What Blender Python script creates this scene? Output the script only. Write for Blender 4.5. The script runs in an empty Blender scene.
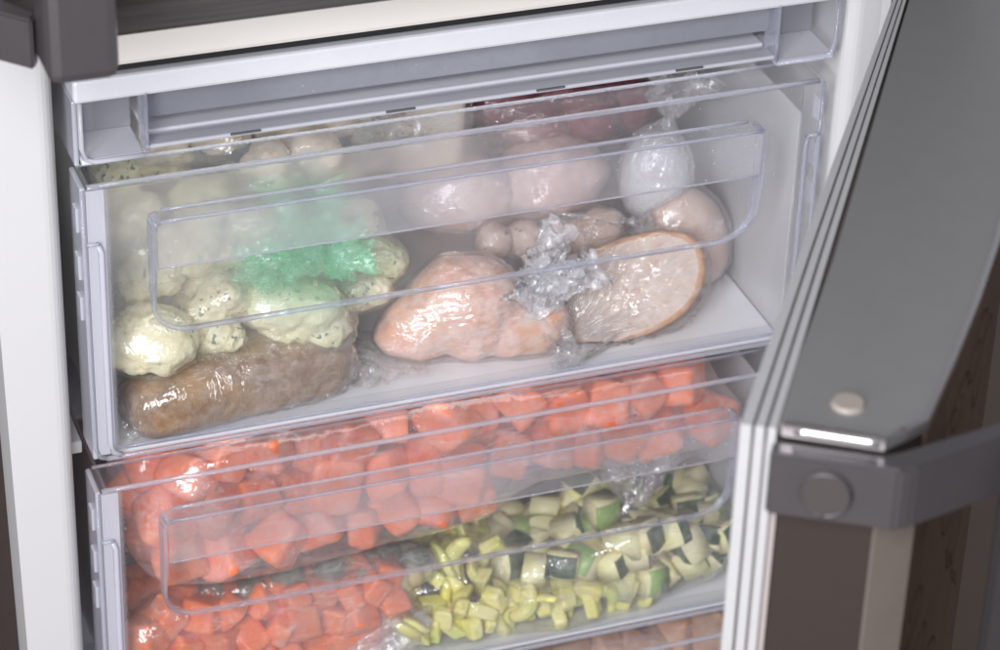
import bpy, bmesh, math, random
import numpy as np
from mathutils import Vector, Matrix, noise
from mathutils.bvhtree import BVHTree
R = math.radians
random.seed(7); RNG = np.random.RandomState(7)
sc = bpy.context.scene

# ------------------------------------------------------------------ camera, world, light
YAW, PITCH, ROLL = .3672023, .55943356, .03471507
cam_d = bpy.data.cameras.new("camera"); cam = bpy.data.objects.new("camera", cam_d)
sc.collection.objects.link(cam); sc.camera = cam
fw = Vector((math.sin(YAW)*math.cos(PITCH), math.cos(YAW)*math.cos(PITCH), -math.sin(PITCH)))
rt = Vector((math.cos(YAW), -math.sin(YAW), 0)); up = rt.cross(fw)
cx = rt*math.cos(ROLL)+up*math.sin(ROLL); cy = -rt*math.sin(ROLL)+up*math.cos(ROLL)
cam.matrix_world = Matrix(((cx.x, cy.x, -fw.x, -.28310821), (cx.y, cy.y, -fw.y, -1.36776261),
                           (cx.z, cy.z, -fw.z, .78617394), (0, 0, 0, 1)))
cam_d.sensor_width = 36; cam_d.lens = 106.97; cam_d.clip_start = .01; cam_d.clip_end = 50
cam_d.dof.use_dof = True; cam_d.dof.focus_distance = 1.64; cam_d.dof.aperture_fstop = 10

w = bpy.data.worlds.new("World"); sc.world = w; w.use_nodes = True
w.node_tree.nodes["Background"].inputs[0].default_value = (.89, .91, 1, 1)
w.node_tree.nodes["Background"].inputs[1].default_value = .34

def area(name, loc, aim, size, power, col=(1, 1, 1), size_y=None):
    l = bpy.data.lights.new(name, 'AREA'); l.energy = power; l.color = col; l.size = size
    if size_y: l.shape = 'RECTANGLE'; l.size_y = size_y
    o = bpy.data.objects.new(name, l); sc.collection.objects.link(o); o.location = loc
    o.rotation_euler = (Vector(aim)-Vector(loc)).to_track_quat('-Z', 'Y').to_euler(); return o
area("softbox_key", (-.66, -1.38, 1.02), (.22, .06, -.15), .85, 32, (.985, .975, 1), .7)
area("softbox_fill", (-1.0, -1.45, .32), (.35, .12, -.15), .6, 23, (.96, .965, 1), .5)
# added fill lamps to brighten two drawers, at the top of each behind its rail
area("added_drawer_fill", (.22, .016, .0150), (.22, .075, -.10), .36, .08, (1, .99, .97), .008)
area("added_drawer_fill", (.22, .016, -.1800), (.22, .075, -.30), .36, .02, (1, .99, .97), .008)

sc.view_settings.view_transform = 'Standard'; sc.view_settings.look = 'None'
sc.view_settings.exposure = 0; sc.view_settings.gamma = 1; sc.view_settings.use_curve_mapping = False
sc.cycles.transparent_max_bounces = 48; sc.cycles.max_bounces = 14; sc.cycles.transmission_bounces = 12
sc.cycles.diffuse_bounces = 9; sc.cycles.glossy_bounces = 5
sc.cycles.use_denoising = True; sc.cycles.sample_clamp_indirect = 30
sc.cycles.caustics_reflective = False

# ------------------------------------------------------------------ materials
class NT:
    def __init__(s, name):
        m = bpy.data.materials.new(name); m.use_nodes = True; s.m = m; s.t = m.node_tree; s.t.nodes.clear()
        s.out = s.n('ShaderNodeOutputMaterial')
    def n(s, ty, ins=None, **kw):
        x = s.t.nodes.new(ty)
        for k, v in kw.items(): setattr(x, k, v)
        for k, v in (ins or {}).items(): s.set(x, k, v)
        return x
    def set(s, x, k, v):
        i = x.inputs[k]
        if isinstance(v, tuple) and len(v) == 2 and hasattr(v[0], 'outputs'): s.t.links.new(v[0].outputs[v[1]], i)
        elif hasattr(v, 'outputs'): s.t.links.new(v.outputs[0], i)
        elif isinstance(v, (tuple, list)) and len(v) == 3 and i.type == 'RGBA': i.default_value = (*v, 1)
        else: i.default_value = v
    def coords(s, scale=(1, 1, 1), obj=True):
        tc = s.n('ShaderNodeTexCoord') if obj else s.n('ShaderNodeNewGeometry')
        return s.n('ShaderNodeMapping', {'Vector': (tc, 'Object' if obj else 'Position'), 'Scale': scale})
    def noise(s, scale, detail=3, vec=None, rough=.55, dist=0):
        i = {'Scale': scale, 'Detail': detail, 'Roughness': rough, 'Distortion': dist}
        if vec: i['Vector'] = vec
        return s.n('ShaderNodeTexNoise', i)
    def ramp(s, src, stops, key='Fac'):
        r = s.n('ShaderNodeValToRGB'); e = r.color_ramp.elements
        while len(e) < len(stops): e.new(.5)
        for k, (p, c) in enumerate(stops):
            e[k].position = p; e[k].color = (c, c, c, 1) if isinstance(c, (int, float)) else (*c, 1)
        s.set(r, key, src); return r
    def mix(s, f, a, b):
        x = s.n('ShaderNodeMix', data_type='RGBA'); s.set(x, 0, f); s.set(x, 6, a); s.set(x, 7, b); return (x, 'Result')
    def math(s, op, a, b=0.0, clamp=False):
        x = s.n('ShaderNodeMath', operation=op, use_clamp=clamp); s.set(x, 0, a); s.set(x, 1, b); return x
    def bump(s, h, strength, dist):
        return s.n('ShaderNodeBump', {'Height': h, 'Strength': strength, 'Distance': dist})
    def mixs(s, f, a, b):
        x = s.n('ShaderNodeMixShader'); s.set(x, 0, f); s.set(x, 1, a); s.set(x, 2, b); return x
    def schlick(s, normal=None, f0=.04):
        l = s.n('ShaderNodeLayerWeight', {'Blend': .5})
        if normal: s.set(l, 'Normal', normal)
        return s.math('ADD', s.math('MULTIPLY', s.math('POWER', (l, 'Facing'), 5.0), 1-f0), f0)
    def done(s, sh): s.t.links.new(sh.outputs[0], s.out.inputs[0]); return s.m

def mat_solid(name, col, rough=.5, metal=0, var=.08, scale=40, bump=0, bscale=300, spec=.5, coat=0, stretch=(1, 1, 1), sss=0):
    t = NT(name); v = t.coords(stretch)
    nz = t.noise(scale, 4, v)
    c = t.mix(nz, tuple(x*(1-var) for x in col), tuple(min(1, x*(1+var)) for x in col))
    i = {'Base Color': c, 'Roughness': rough, 'Metallic': metal, 'Specular IOR Level': spec, 'Coat Weight': coat}
    if bump: i['Normal'] = t.bump(t.noise(bscale, 3, v), bump, .001)
    p = t.n('ShaderNodeBsdfPrincipled', i)
    if sss: p.inputs['Subsurface Weight'].default_value = sss; p.inputs['Subsurface Scale'].default_value = .006
    return t.done(p)

def mat_food(name, c1, c2, frost=.35, specks=None, sp_scale=160, sp_lo=.12, rough=.45, scale=90, bump=.5, sss=.25, c3=None, randomise=.12, fscale=120):
    """food with mottled colour, optional specks, white frost patches and a grainy relief"""
    t = NT(name); v = t.coords()
    oi = t.n('ShaderNodeObjectInfo')
    add = t.n('ShaderNodeVectorMath', operation='ADD'); t.set(add, 0, v); t.t.links.new(oi.outputs['Random'], add.inputs[1])
    nz = t.noise(scale, 5, add, .6); c = t.mix(t.ramp(nz, [(.3, 0), (.7, 1)]), c1, c2)
    if c3:
        n3 = t.noise(scale*.45, 3, add); c = t.mix(t.ramp(n3, [(.52, 0), (.66, 1)]), c, c3)
    br = t.n('ShaderNodeHueSaturation', {'Color': c, 'Value': t.math('ADD', t.math('MULTIPLY', (oi, 'Random'), randomise*2), 1-randomise)})
    c = br
    if specks:
        big = t.ramp(t.noise(sp_scale*.28, 2, add), [(.46, 0), (.56, 1)])
        f = t.math('MULTIPLY', t.ramp(t.noise(sp_scale*2.0, 1, add, .5, .1), [(sp_lo, 0), (sp_lo+.035, .85)]), big)
        c = t.mix(f, c, specks)
    if frost:
        fn = t.noise(fscale, 6, add, .7)
        c = t.mix(t.math('MULTIPLY', t.ramp(fn, [(.42, 0), (.68, 1)]), frost), c, (.86, .88, .9))
    b = t.bump(t.noise(scale*4, 5, add, .65), bump, .0012)
    p = t.n('ShaderNodeBsdfPrincipled', {'Base Color': c, 'Roughness': rough, 'Normal': b, 'Subsurface Weight': sss, 'Subsurface Scale': .004})
    p.inputs['Subsurface Radius'].default_value = (1, .6, .4)
    return t.done(p)

def mat_film(name, tint=(1, 1, 1), milky=.06, fold=.3, veil=(.9, .92, .94), gloss=1.0, rough=.16, bscale=60, bstr=.6, frost=0, dens=0, streak=(1, 1, 1), fade=None):
    """thin plastic film: see-through, sharp glints on creases, milky where it folds or is frosted, with highlights whitened in along creases"""
    t = NT(name); v = t.coords(streak)
    def folds(rot, sc3, scale):
        mp = t.n('ShaderNodeMapping', {'Vector': v, 'Rotation': rot, 'Scale': sc3})
        nn = t.noise(scale, 3, mp, .5, .6); return t.math('ABSOLUTE', t.math('SUBTRACT', nn, .5))
    # two families of long creases, each ruling its own patches of the film
    ra = folds((.3, .5, .2), (1.6, .28, 1.6), bscale*1.5); rb = folds((1.2, .2, 1.1), (.28, 1.5, 1.5), bscale*1.3)
    pm = t.ramp(t.noise(bscale*.55, 2, v), [(.44, 0), (.56, 1)])
    r1 = t.n('ShaderNodeMix', data_type='FLOAT'); t.set(r1, 0, pm); t.set(r1, 2, ra); t.set(r1, 3, rb)
    r2 = t.math('ABSOLUTE', t.math('SUBTRACT', t.noise(bscale*2.6, 3, v, .5, .5), .5))
    h = t.math('SUBTRACT', 1, t.math('ADD', t.math('MULTIPLY', t.math('POWER', r1, .8), 3), t.math('MULTIPLY', r2, .55)))
    nb = t.bump(h, bstr*.8, .00085); nd = t.bump(h, bstr*.3, .0005)
    fr = t.schlick(nb, .075)
    lw = t.n('ShaderNodeLayerWeight', {'Blend': .35, 'Normal': nb})
    crease_glint = t.math('MULTIPLY', t.ramp(r1, [(.0, 1), (.03, 0)]), t.ramp(t.noise(bscale*.5, 2, v), [(.38, 0), (.58, 1)]))  # thin crease lines, whitened below as painted highlights
    f = t.math('ADD', t.math('MULTIPLY', t.math('POWER', (lw, 'Facing'), 2.0), fold), milky*.5)
    f = t.math('ADD', f, t.math('MULTIPLY', crease_glint, .14+fold*.3))
    if frost:
        fn = t.noise(150, 6, t.coords(), .75); fn2 = t.noise(28, 3, t.coords())
        f = t.math('ADD', f, t.math('MULTIPLY', t.math('MULTIPLY', t.ramp(fn, [(.35, .2), (.65, 1)]), t.ramp(fn2, [(.35, .15), (.65, 1)])), frost))
    if fade:
        # denser plastic near the gathered neck of the bag (a world position), where the film is many layers thick
        g = t.n('ShaderNodeNewGeometry')
        d = t.n('ShaderNodeVectorMath', operation='DISTANCE'); t.set(d, 0, (g, 'Position')); d.inputs[1].default_value = fade[0]
        fd = t.ramp((d, 'Value'), [(0, 1), (fade[1], 0)]); f = t.math('ADD', f, t.math('MULTIPLY', fd, fade[2]))
        if len(fade) > 3: veil = t.mix(fd, veil, fade[3])
    f = t.math('MINIMUM', t.math('ADD', f, dens), .97)
    df = t.n('ShaderNodeBsdfDiffuse', {'Color': veil, 'Normal': nd}); tl = t.n('ShaderNodeBsdfTranslucent', {'Color': veil, 'Normal': nd})
    milk = t.mixs(.22, df, tl); tr = t.n('ShaderNodeBsdfTransparent', {'Color': tint})
    body = t.mixs(f, tr, milk)
    gl = t.n('ShaderNodeBsdfGlossy', {'Roughness': rough*.62, 'Color': (1, 1, 1), 'Normal': nb})
    return t.done(t.mixs(t.math('MULTIPLY', fr, gloss, True), body, gl))

def mat_clear(name, tint=(.992, .993, .998), milky=.02, veil=(.95, .95, .98), rough=.08, fog=0, fogz=None, gloss=1.0, blur=False):
    """hard clear plastic wall; fog = condensation on it, in cloudy patches, with a little scatter"""
    t = NT(name); v = t.coords()
    fr = t.schlick(t.bump(t.noise(22, 2, v), .08, .004))
    f = t.math('ADD', 0, milky*.5)
    tr = t.n('ShaderNodeBsdfTransparent', {'Color': tint}); base = tr
    if fog:
        cl = t.noise(7, 3, v, .5); 
        m = t.ramp(cl, [(.36, 0), (.62, 1)])
        if fogz:
            sep = t.n('ShaderNodeSeparateXYZ', {'Vector': (v, 0)})
            mz = t.n('ShaderNodeMapRange', {'Value': (sep, 'Z'), 1: fogz[0], 2: fogz[1], 3: 0.0, 4: 1.0})
            mx = t.n('ShaderNodeMapRange', {'Value': (sep, 'X'), 1: fogz[2], 2: fogz[3], 3: 1.0, 4: .25})
            m = t.math('MULTIPLY', t.math('MULTIPLY', t.ramp(cl, [(.25, .45), (.6, 1)]), mz), mx)
        rf = t.n('ShaderNodeBsdfRefraction', {'IOR': 1.3, 'Roughness': .35, 'Color': (1, 1, 1)})
        if blur: base = t.mixs(t.math('MULTIPLY', m, .35), tr, rf)
        
        f = t.math('ADD', f, t.math('MULTIPLY', t.math('MULTIPLY', m, t.ramp(t.noise(130, 5, v, .7), [(.3, .7), (.7, 1)])), fog))
        sm = t.ramp(t.noise(45, 4, v, .6), [(.5, 0), (.75, .02)]); f = t.math('ADD', f, sm)
        sx_ = t.n('ShaderNodeSeparateXYZ', {'Vector': (v, 0)}); mr = t.n('ShaderNodeMapRange', {'Value': (sx_, 'X'), 1: .0135, 2: .021, 3: .52, 4: .0})
        edge_ = t.math('GREATER_THAN', t.math('ADD', mr, t.math('SUBTRACT', t.noise(1100, 4, v, .9), .5)), .42); f = t.math('ADD', f, t.math('MULTIPLY', edge_, .16))
        dr = t.n('ShaderNodeTexVoronoi', {'Vector': v, 'Scale': 130}); dk = t.math('MULTIPLY', t.math('LESS_THAN', (dr, 'Distance'), .10), t.math('GREATER_THAN', t.noise(16, 2, v), .56)); f = t.math('ADD', f, t.math('MULTIPLY', dk, .22))
    df = t.n('ShaderNodeBsdfDiffuse', {'Color': veil}); tl = t.n('ShaderNodeBsdfTranslucent', {'Color': veil})
    body = t.mixs(f, base, t.mixs(.35, df, tl))
    gl = t.n('ShaderNodeBsdfGlossy', {'Roughness': rough})
    return t.done(t.mixs(t.math('MULTIPLY', fr, gloss, True), body, gl))

def mat_glass(name, col, rough=.04, ior=1.46, mixf=.35, milky=.0):
    t = NT(name)
    g = t.n('ShaderNodeBsdfPrincipled', {'Base Color': col, 'Roughness': rough, 'IOR': ior, 'Transmission Weight': 1.0})
    tr = t.n('ShaderNodeBsdfTransparent', {'Color': col})
    x = t.mixs(mixf, g, tr)
    if milky: x = t.mixs(milky, x, t.n('ShaderNodeBsdfDiffuse', {'Color': (.75, .77, .85)}))
    return t.done(x)

M = dict(
    white=mat_solid('white_liner', (.86, .865, .88), .35, 0, .015, 12, .05, 500),
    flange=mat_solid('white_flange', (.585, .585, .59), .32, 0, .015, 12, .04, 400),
    beige=mat_solid('beige_divider', (.82, .79, .74), .4, 0, .03, 20, .08, 500),
    lipgrey=mat_solid('grey_lilac_lip', (.46, .47, .52), .3, 0, .06, 60, .15, 400),
    slot=mat_solid('slot_shade', (.10, .10, .11), .6),
    black=mat_solid('black_base_and_gap_shade', (.01, .01, .011), .8),
    top_steel=mat_solid('grey_door_cap', (.27, .267, .264), .38, .35, .05, 60, .08, 900),
    rim=mat_solid('bright_metal_rim', (.62, .60, .60), .22, .9, .04, 60),
    handle=mat_solid('dark_handle_metal', (.115, .106, .112), .34, .55, .08, 80, .1, 900),
    handle_pale=mat_solid('paler_handle_metal', (.16, .145, .145), .3, .7, .08, 80),  # slightly paler metal for the round cap
    steel_dark=mat_solid('brown_black_steel', (.062, .048, .044), .42, .5, .10, 120, .06, 700, stretch=(1, 1, 12)),
    chamfer=mat_solid('pale_steel_chamfer', (.36, .31, .275), .42, .5, .10, 50, .05, 300),
    seal=mat_solid('pale_door_seal', (.43, .43, .435), .5, 0, .05, 50, .1, 300),
    seal_dark=mat_solid('seal_groove', (.36, .31, .30), .7),
    plug=mat_solid('beige_plug', (.33, .29, .26), .5, 0, .1),
    ink=mat_solid('dark_marker_line', (.018, .014, .012), .5),
    floor_tile=mat_solid('brown_floor', (.16, .11, .08), .5, 0, .2, 8),
    clear_wall=mat_clear('clear_drawer_side', milky=.12, gloss=.8),
    front1=mat_clear('fogged_front', milky=.015, fog=.15, fogz=(-.12, -.03, .08, .34), blur=True),
    front2=mat_clear('lightly_fogged_front', milky=.01, fog=.035),
    frost_strip=mat_clear('frosted_side_strip', tint=(.95, .95, .98), milky=1.15, veil=(.86, .87, .94), rough=.15),
    lip=mat_clear('hazy_handle_plastic', tint=(.985, .985, .995), milky=.14, fog=.11, veil=(.93, .93, .97)),
    flangetop=mat_clear('clear_top_flange', tint=(.985, .985, .995), milky=.08, veil=(.93, .93, .97)),
    body_wall=mat_clear('frosted_drawer_body', milky=.8, veil=(.93, .94, .96), rough=.2, gloss=.6),
    edge=mat_glass('blue_tinted_plastic_edge', (.90, .92, 1.0), mixf=.35, milky=.16),
    bead=mat_glass('grey_plastic_edge', (.88, .885, .94), mixf=.3, milky=.22),
    frostpanel=mat_clear('frosted_flap', tint=(.7, .71, .74), milky=.8, veil=(.52, .54, .60), rough=.3, fog=.25),
    floorp=mat_solid('white_drawer_floor', (.80, .81, .84), .3, 0, .02, 12, .05, 300),
    railw=mat_solid('pale_lilac_rail', (.66, .67, .72), .35, 0, .05, 60, .15, 400),
)
def mt_streaked(name, base, light, axis):
    t = NT(name); v = t.coords(axis); nz = t.noise(10, 5, v, .6)
    c = t.mix(t.ramp(nz, [(.35, 0), (.7, 1)]), base, light)
    return t.done(t.n('ShaderNodeBsdfPrincipled', {'Base Color': c, 'Metallic': .6, 'Roughness': t.ramp(nz, [(.3, .3), (.7, .45)])}))
M['brushed'] = mt_streaked('brushed_upper_door', (.105, .094, .094), (.135, .122, .122), (1, 1, 60))
M['brown_face'] = mt_streaked('brown_door_face', (.10, .062, .045), (.19, .12, .088), (3, 3, .6))

# ------------------------------------------------------------------ mesh helpers
def link(name, me, mats, parent=None, smooth=True):
    o = bpy.data.objects.new(name, me); sc.collection.objects.link(o)
    for m in (mats if isinstance(mats, (list, tuple)) else [mats]):
        if m and m.name not in [x.name for x in me.materials if x]: me.materials.append(m)
    if smooth: me.polygons.foreach_set('use_smooth', [True]*len(me.polygons))
    if parent: o.parent = parent
    return o
def from_bm(name, bm, mats, parent=None, smooth=False):
    me = bpy.data.meshes.new(name); bm.to_mesh(me); bm.free()
    o = link(name, me, mats, parent, smooth)
    return o
def box(bm, x0, x1, y0, y1, z0, z1, bev=0, seg=2, mat=None, mi=0):
    r = bmesh.ops.create_cube(bm, size=1)['verts']
    S = Vector((x1-x0, y1-y0, z1-z0)); C = Vector(((x0+x1)/2, (y0+y1)/2, (z0+z1)/2))
    for v in r: v.co = Vector((v.co.x*S.x, v.co.y*S.y, v.co.z*S.z))+C
    if bev:
        es = list({e for v in r for e in v.link_edges}); bev = min(bev, min(abs(q) for q in S)*.45)
        r = bmesh.ops.bevel(bm, geom=es, offset=bev, segments=seg, affect='EDGES', profile=.5)['verts']
    if mat is not None:
        for v in r: v.co = mat @ v.co
    return r
def box_obj(name, dims, m, parent=None, bev=.0006, mat=None, smooth=False):
    bm = bmesh.new(); box(bm, *dims, bev=bev, mat=mat); return from_bm(name, bm, m, parent, smooth)
def tube(bm, pts, rad, n=8, closed=False):
    pts = [Vector(p) for p in pts]; rings = []
    for i, p in enumerate(pts):
        a = pts[max(0, i-1)]; b = pts[min(len(pts)-1, i+1)]; d = (b-a).normalized()
        u = d.cross(Vector((0, .3, 1)).normalized());
        if u.length < .05: u = d.cross(Vector((1, 0, 0)))
        u.normalize(); v = d.cross(u); rr = rad(i/(len(pts)-1)) if callable(rad) else rad
        rings.append([bm.verts.new(p+(u*math.cos(2*math.pi*k/n)+v*math.sin(2*math.pi*k/n))*rr) for k in range(n)])
    for a, b in zip(rings, rings[1:]):
        for k in range(n): bm.faces.new((a[k], a[(k+1) % n], b[(k+1) % n], b[k]))
    bm.faces.new(rings[0][::-1]); bm.faces.new(rings[-1])
def prism(bm, poly, z0, z1, mat=None):
    a = [bm.verts.new((x, y, z0)) for x, y in poly]; b = [bm.verts.new((x, y, z1)) for x, y in poly]; n = len(poly)
    bm.faces.new(a[::-1]); bm.faces.new(b)
    for i in range(n): bm.faces.new((a[i], a[(i+1) % n], b[(i+1) % n], b[i]))
    if mat is not None:
        for v in a+b: v.co = mat @ v.co
def tag(o, label=None, cat=None, group=None, kind=None):
    if label: o['label'] = label
    if cat: o['category'] = cat
    if group: o['group'] = group
    if kind: o['kind'] = kind
    return o
def empty(name, loc=(0, 0, 0), **kw):
    o = bpy.data.objects.new(name, None); sc.collection.objects.link(o); o.location = loc
    return tag(o, **kw)

# ------------------------------------------------------------------ numpy noise
_perm = RNG.permutation(256); _perm = np.concatenate([_perm, _perm, _perm])
def vnoise(P):
    """value-gradient noise, P (n,3) -> (-1..1)"""
    i = np.floor(P).astype(int); f = P-i; u = f*f*f*(f*(f*6-15)+10); i &= 255
    def h(dx, dy, dz):
        k = _perm[_perm[_perm[(i[:, 0]+dx) & 255]+((i[:, 1]+dy) & 255)]+((i[:, 2]+dz) & 255)]
        g = np.stack([np.cos(k*2.4), np.sin(k*2.4)*np.cos(k*1.7), np.sin(k*1.7)], 1)
        return (g*(f-np.array([dx, dy, dz]))).sum(1)
    L = lambda a, b, t: a+(b-a)*t
    x = [[L(h(0, y, z), h(1, y, z), u[:, 0]) for y in (0, 1)] for z in (0, 1)]
    return L(L(x[0][0], x[0][1], u[:, 1]), L(x[1][0], x[1][1], u[:, 1]), u[:, 2])*1.4
def fbm(P, o=4, g=.5, ridged=False):
    s = 0; a = 1; n = 0
    for k in range(o):
        q = vnoise(P*(2.03**k)+k*17.3)
        if ridged: q = 1-2*np.abs(q)*1.3
        s = s+a*q; n += a; a *= g
    return s/n
_ico = {}
def ico(sub):
    if sub not in _ico:
        bm = bmesh.new(); bmesh.ops.create_icosphere(bm, subdivisions=sub, radius=1)
        v = np.array([p.co[:] for p in bm.verts]); f = [[q.index for q in p.verts] for p in bm.faces]
        e = np.array([[q.index for q in p.verts] for p in bm.edges]); bm.free()
        v /= np.linalg.norm(v, axis=1)[:, None]; _ico[sub] = (v, f, e)
    return _ico[sub]
def mesh_np(name, V, F):
    me = bpy.data.meshes.new(name); me.from_pydata([tuple(x) for x in V], [], F); me.update(); return me

def blob(name, center, spheres, m, k=.006, sub=4, amp=.0012, nscale=60, squash=None, parent=None, ridged=False, zmin=None, rot=0, seed=0):
    """one smooth body grown round several balls (x, y, z, r) given relative to its centre"""
    D, F, E = ico(sub); S = np.array(spheres, float)
    r = np.full(len(D), max(np.linalg.norm(S[:, :3], axis=1)+S[:, 3])*1.3)
    for it in range(40):
        P = D*r[:, None]; d = np.stack([np.linalg.norm(P-s[:3], axis=1)-s[3] for s in S])
        dd = -k*np.log(np.exp(-d/k).sum(0)+1e-30); r = np.maximum(r-dd*.8, .001)
    V = D*r[:, None]; V = V+D*(fbm((V+seed*.37)*nscale, 4, .5, ridged)*amp)[:, None]
    if squash: V = V*np.array(squash)
    if rot:
        c, s = math.cos(rot), math.sin(rot); V = np.stack([V[:, 0]*c-V[:, 1]*s, V[:, 0]*s+V[:, 1]*c, V[:, 2]], 1)
    if zmin is not None: V[:, 2] = np.maximum(V[:, 2], zmin-center[2])
    o = link(name, mesh_np(name, V, F), m, parent); o.location = center
    return o

def tree_of(objs):
    V = []; F = []; bpy.context.view_layer.update()
    for o in objs:
        b = len(V); mw = o.matrix_world
        V += [mw @ v.co for v in o.data.vertices]; F += [[i+b for i in p.vertices] for p in o.data.polygons]
    return BVHTree.FromPolygons(V, F)

FRONT = .0042
def film(name, targets, center, scale, m, label, cat='plastic bag', gap=.0012, iters=70, amp=.0011, knot=None, kh=.35, ksig=.5,
         floor=None, ymin=FRONT, sub=6, group=None, nscale=45, streaks=7, s_min=.25, xmin=.0145, ceil=None):
    """a plastic film drawn over things: rests on them, spans the hollows between, creased towards its knot"""
    D, F, E = ico(sub); C = np.array(center); SC = np.array(scale); T = tree_of(targets)
    s = np.full(len(D), s_min)
    for i, d in enumerate(D*SC):
        o = C+d*2.5; l = np.linalg.norm(d)*2.5; h = T.ray_cast(Vector(o), Vector(-d).normalized(), l)
        if h[0] is not None: s[i] = max(s_min, (l-h[3])/l*2.5)
    g = gap/SC.mean(); s = s+g; s0 = s.copy(); n = len(s)
    deg = np.bincount(E.ravel(), minlength=n)
    for it in range(iters):
        a = np.bincount(E[:, 0], s[E[:, 1]], n)+np.bincount(E[:, 1], s[E[:, 0]], n); s = np.maximum(s0, a/deg)
    for it in range(3):
        a = np.bincount(E[:, 0], s[E[:, 1]], n)+np.bincount(E[:, 1], s[E[:, 0]], n); s = .5*s+.5*a/deg
    P = D*SC*s[:, None]; N = D/SC; N /= np.linalg.norm(N, axis=1)[:, None]
    w = fbm(P*nscale+RNG.rand()*9, 4, .55, True)*.9
    w2 = fbm(P*nscale*.35+5, 2)
    dsp = amp*(w*(.5+1.0*np.clip(w2+.4, 0, 1)))
    dsp = dsp+amp*2.2*np.clip(fbm(P*20+3, 2)+.05, 0, 1)
    if knot is not None:
        kd = np.array(knot)-C; kl = kd/SC; kl /= np.linalg.norm(kl)
        ang = np.arccos(np.clip(D@kl, -1, 1)); need = np.linalg.norm(kd/SC)
        t = np.exp(-(ang/ksig)**2)
        a1 = np.cross(kl, [.3, .2, 1]); a1 /= np.linalg.norm(a1); a2 = np.cross(kl, a1)
        phi = np.arctan2(D@a2, D@a1)
        st = fbm(np.stack([np.cos(phi)*streaks*.5, np.sin(phi)*streaks*.5, ang*1.2], 1)+3, 4, .6, True)
        dsp = dsp*.6+amp*1.6*st*np.exp(-(ang/1.5)**2)*np.clip(ang/.15, 0, 1)
        tip = np.exp(-(ang/.16)**2)
        P = D*SC*(s*(1-t*.9)+t*.9*(s+(need-s)*np.exp(-(ang/(ksig*.55)))))[:, None]
        P = P*(1-tip)[:, None]+(kd+D*.003)*tip[:, None]
    P = P+N*dsp[:, None]+C
    j = (fbm(P*300, 2)*.0004)
    if floor is not None: P[:, 2] = np.maximum(P[:, 2], floor+.0006+np.abs(j))
    if ceil is not None: P[:, 2] = np.minimum(P[:, 2], ceil-np.abs(j))
    P[:, 1] = np.maximum(P[:, 1], ymin+np.abs(j)); P[:, 0] = np.clip(P[:, 0], xmin+np.abs(j), .4255-np.abs(j))
    o = link(name, mesh_np(name, P-C, F), m); o.location = center
    return tag(o, label, cat, group)

def frill(name, base, axis, length, r0, r1, m, parent, folds=6, seed=0, rows=40, cols=180, crumple=.004, ymin=FRONT+.0005, closed=.0):
    """the gathered, ruffled end of a bag above its knot"""
    ax = Vector(axis).normalized(); u = ax.cross(Vector((.2, .9, .3))).normalized(); v = ax.cross(u)
    A, U, W = (np.array(q) for q in (ax, u, v)); ph = RNG.rand(4)*6
    a = np.linspace(0, 2*math.pi, cols, endpoint=False); V = []
    for i in range(rows):
        t = i/(rows-1); r = r0+(r1-r0)*t**.8
        fold = 1+t*(.45*np.sin(folds*a+ph[0]+t*1.3)+.25*np.sin((folds*2+1)*a+ph[1])+.12*np.sin((folds*4+1)*a+ph[2]))
        L = length*t*(1+.18*np.sin(2*a+ph[3])+.1*np.sin(5*a+ph[1]))
        V.append(np.array(base)+A*L[:, None]+(U*np.cos(a)[:, None]+W*np.sin(a)[:, None])*(r*fold)[:, None])
    V = np.concatenate(V); tt = np.repeat(np.linspace(0, 1, rows), cols)[:, None]
    V = V+np.stack([fbm(V*90+q*9+seed, 3, .55, True) for q in range(3)], 1)*crumple*(.25+tt)
    V[:, 1] = np.maximum(V[:, 1], ymin)
    F = [(i*cols+k, i*cols+(k+1) % cols, (i+1)*cols+(k+1) % cols, (i+1)*cols+k) for i in range(rows-1) for k in range(cols)]
    pl = Vector(parent.location) if parent else Vector((0, 0, 0))
    return link(name, mesh_np(name, V-np.array(pl), F), m, parent)

def crumple(name, c, spheres, m, parent, amp=.005, nscale=85, sub=6, k=.004, seed=0):
    o = blob(name, c, spheres, m, k, sub, amp, nscale, ridged=True, seed=seed)
    o.parent = parent; o.location = Vector(c)-parent.location
    for v in o.data.vertices: v.co.y = max(v.co.y, FRONT+.001-c[1])
    return o

# ------------------------------------------------------------------ refrigerator (cabinet, divider, doors)
W = .44; DZ = .1988
floor_o = box_obj('kitchen_floor', (-3, 3, -3, 3, -.80, -.78), M['floor_tile'], bev=0); tag(floor_o, kind='structure')
fr = empty('refrigerator', (0, 0, -.78), label='dark steel fridge freezer with its lower door swung open on white lined freezer', cat='refrigerator')
def part(name, dims, m, bev=.001, parent=fr, smooth=False, mat=None):
    o = box_obj(name, dims, m, None, bev, mat, smooth); o.parent = parent
    o.matrix_parent_inverse = Matrix.Translation(-Vector(parent.location)) if parent is fr else Matrix.Identity(4); return o
# carcass: outer steel sides, back
part('side_panel', (-.0560, -.0300, .0305, .62, -.72, 1.0), M['steel_dark'])
part('side_panel', (.4862, .4940, .004, .62, -.72, 1.0), M['steel_dark'])
part('back_panel', (-.0462, .4862, .60, .62, -.72, 1.0), M['white'])
part('base_panel', (-.0540, .4940, .03, .62, -.775, -.7201), M['black'])
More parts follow.
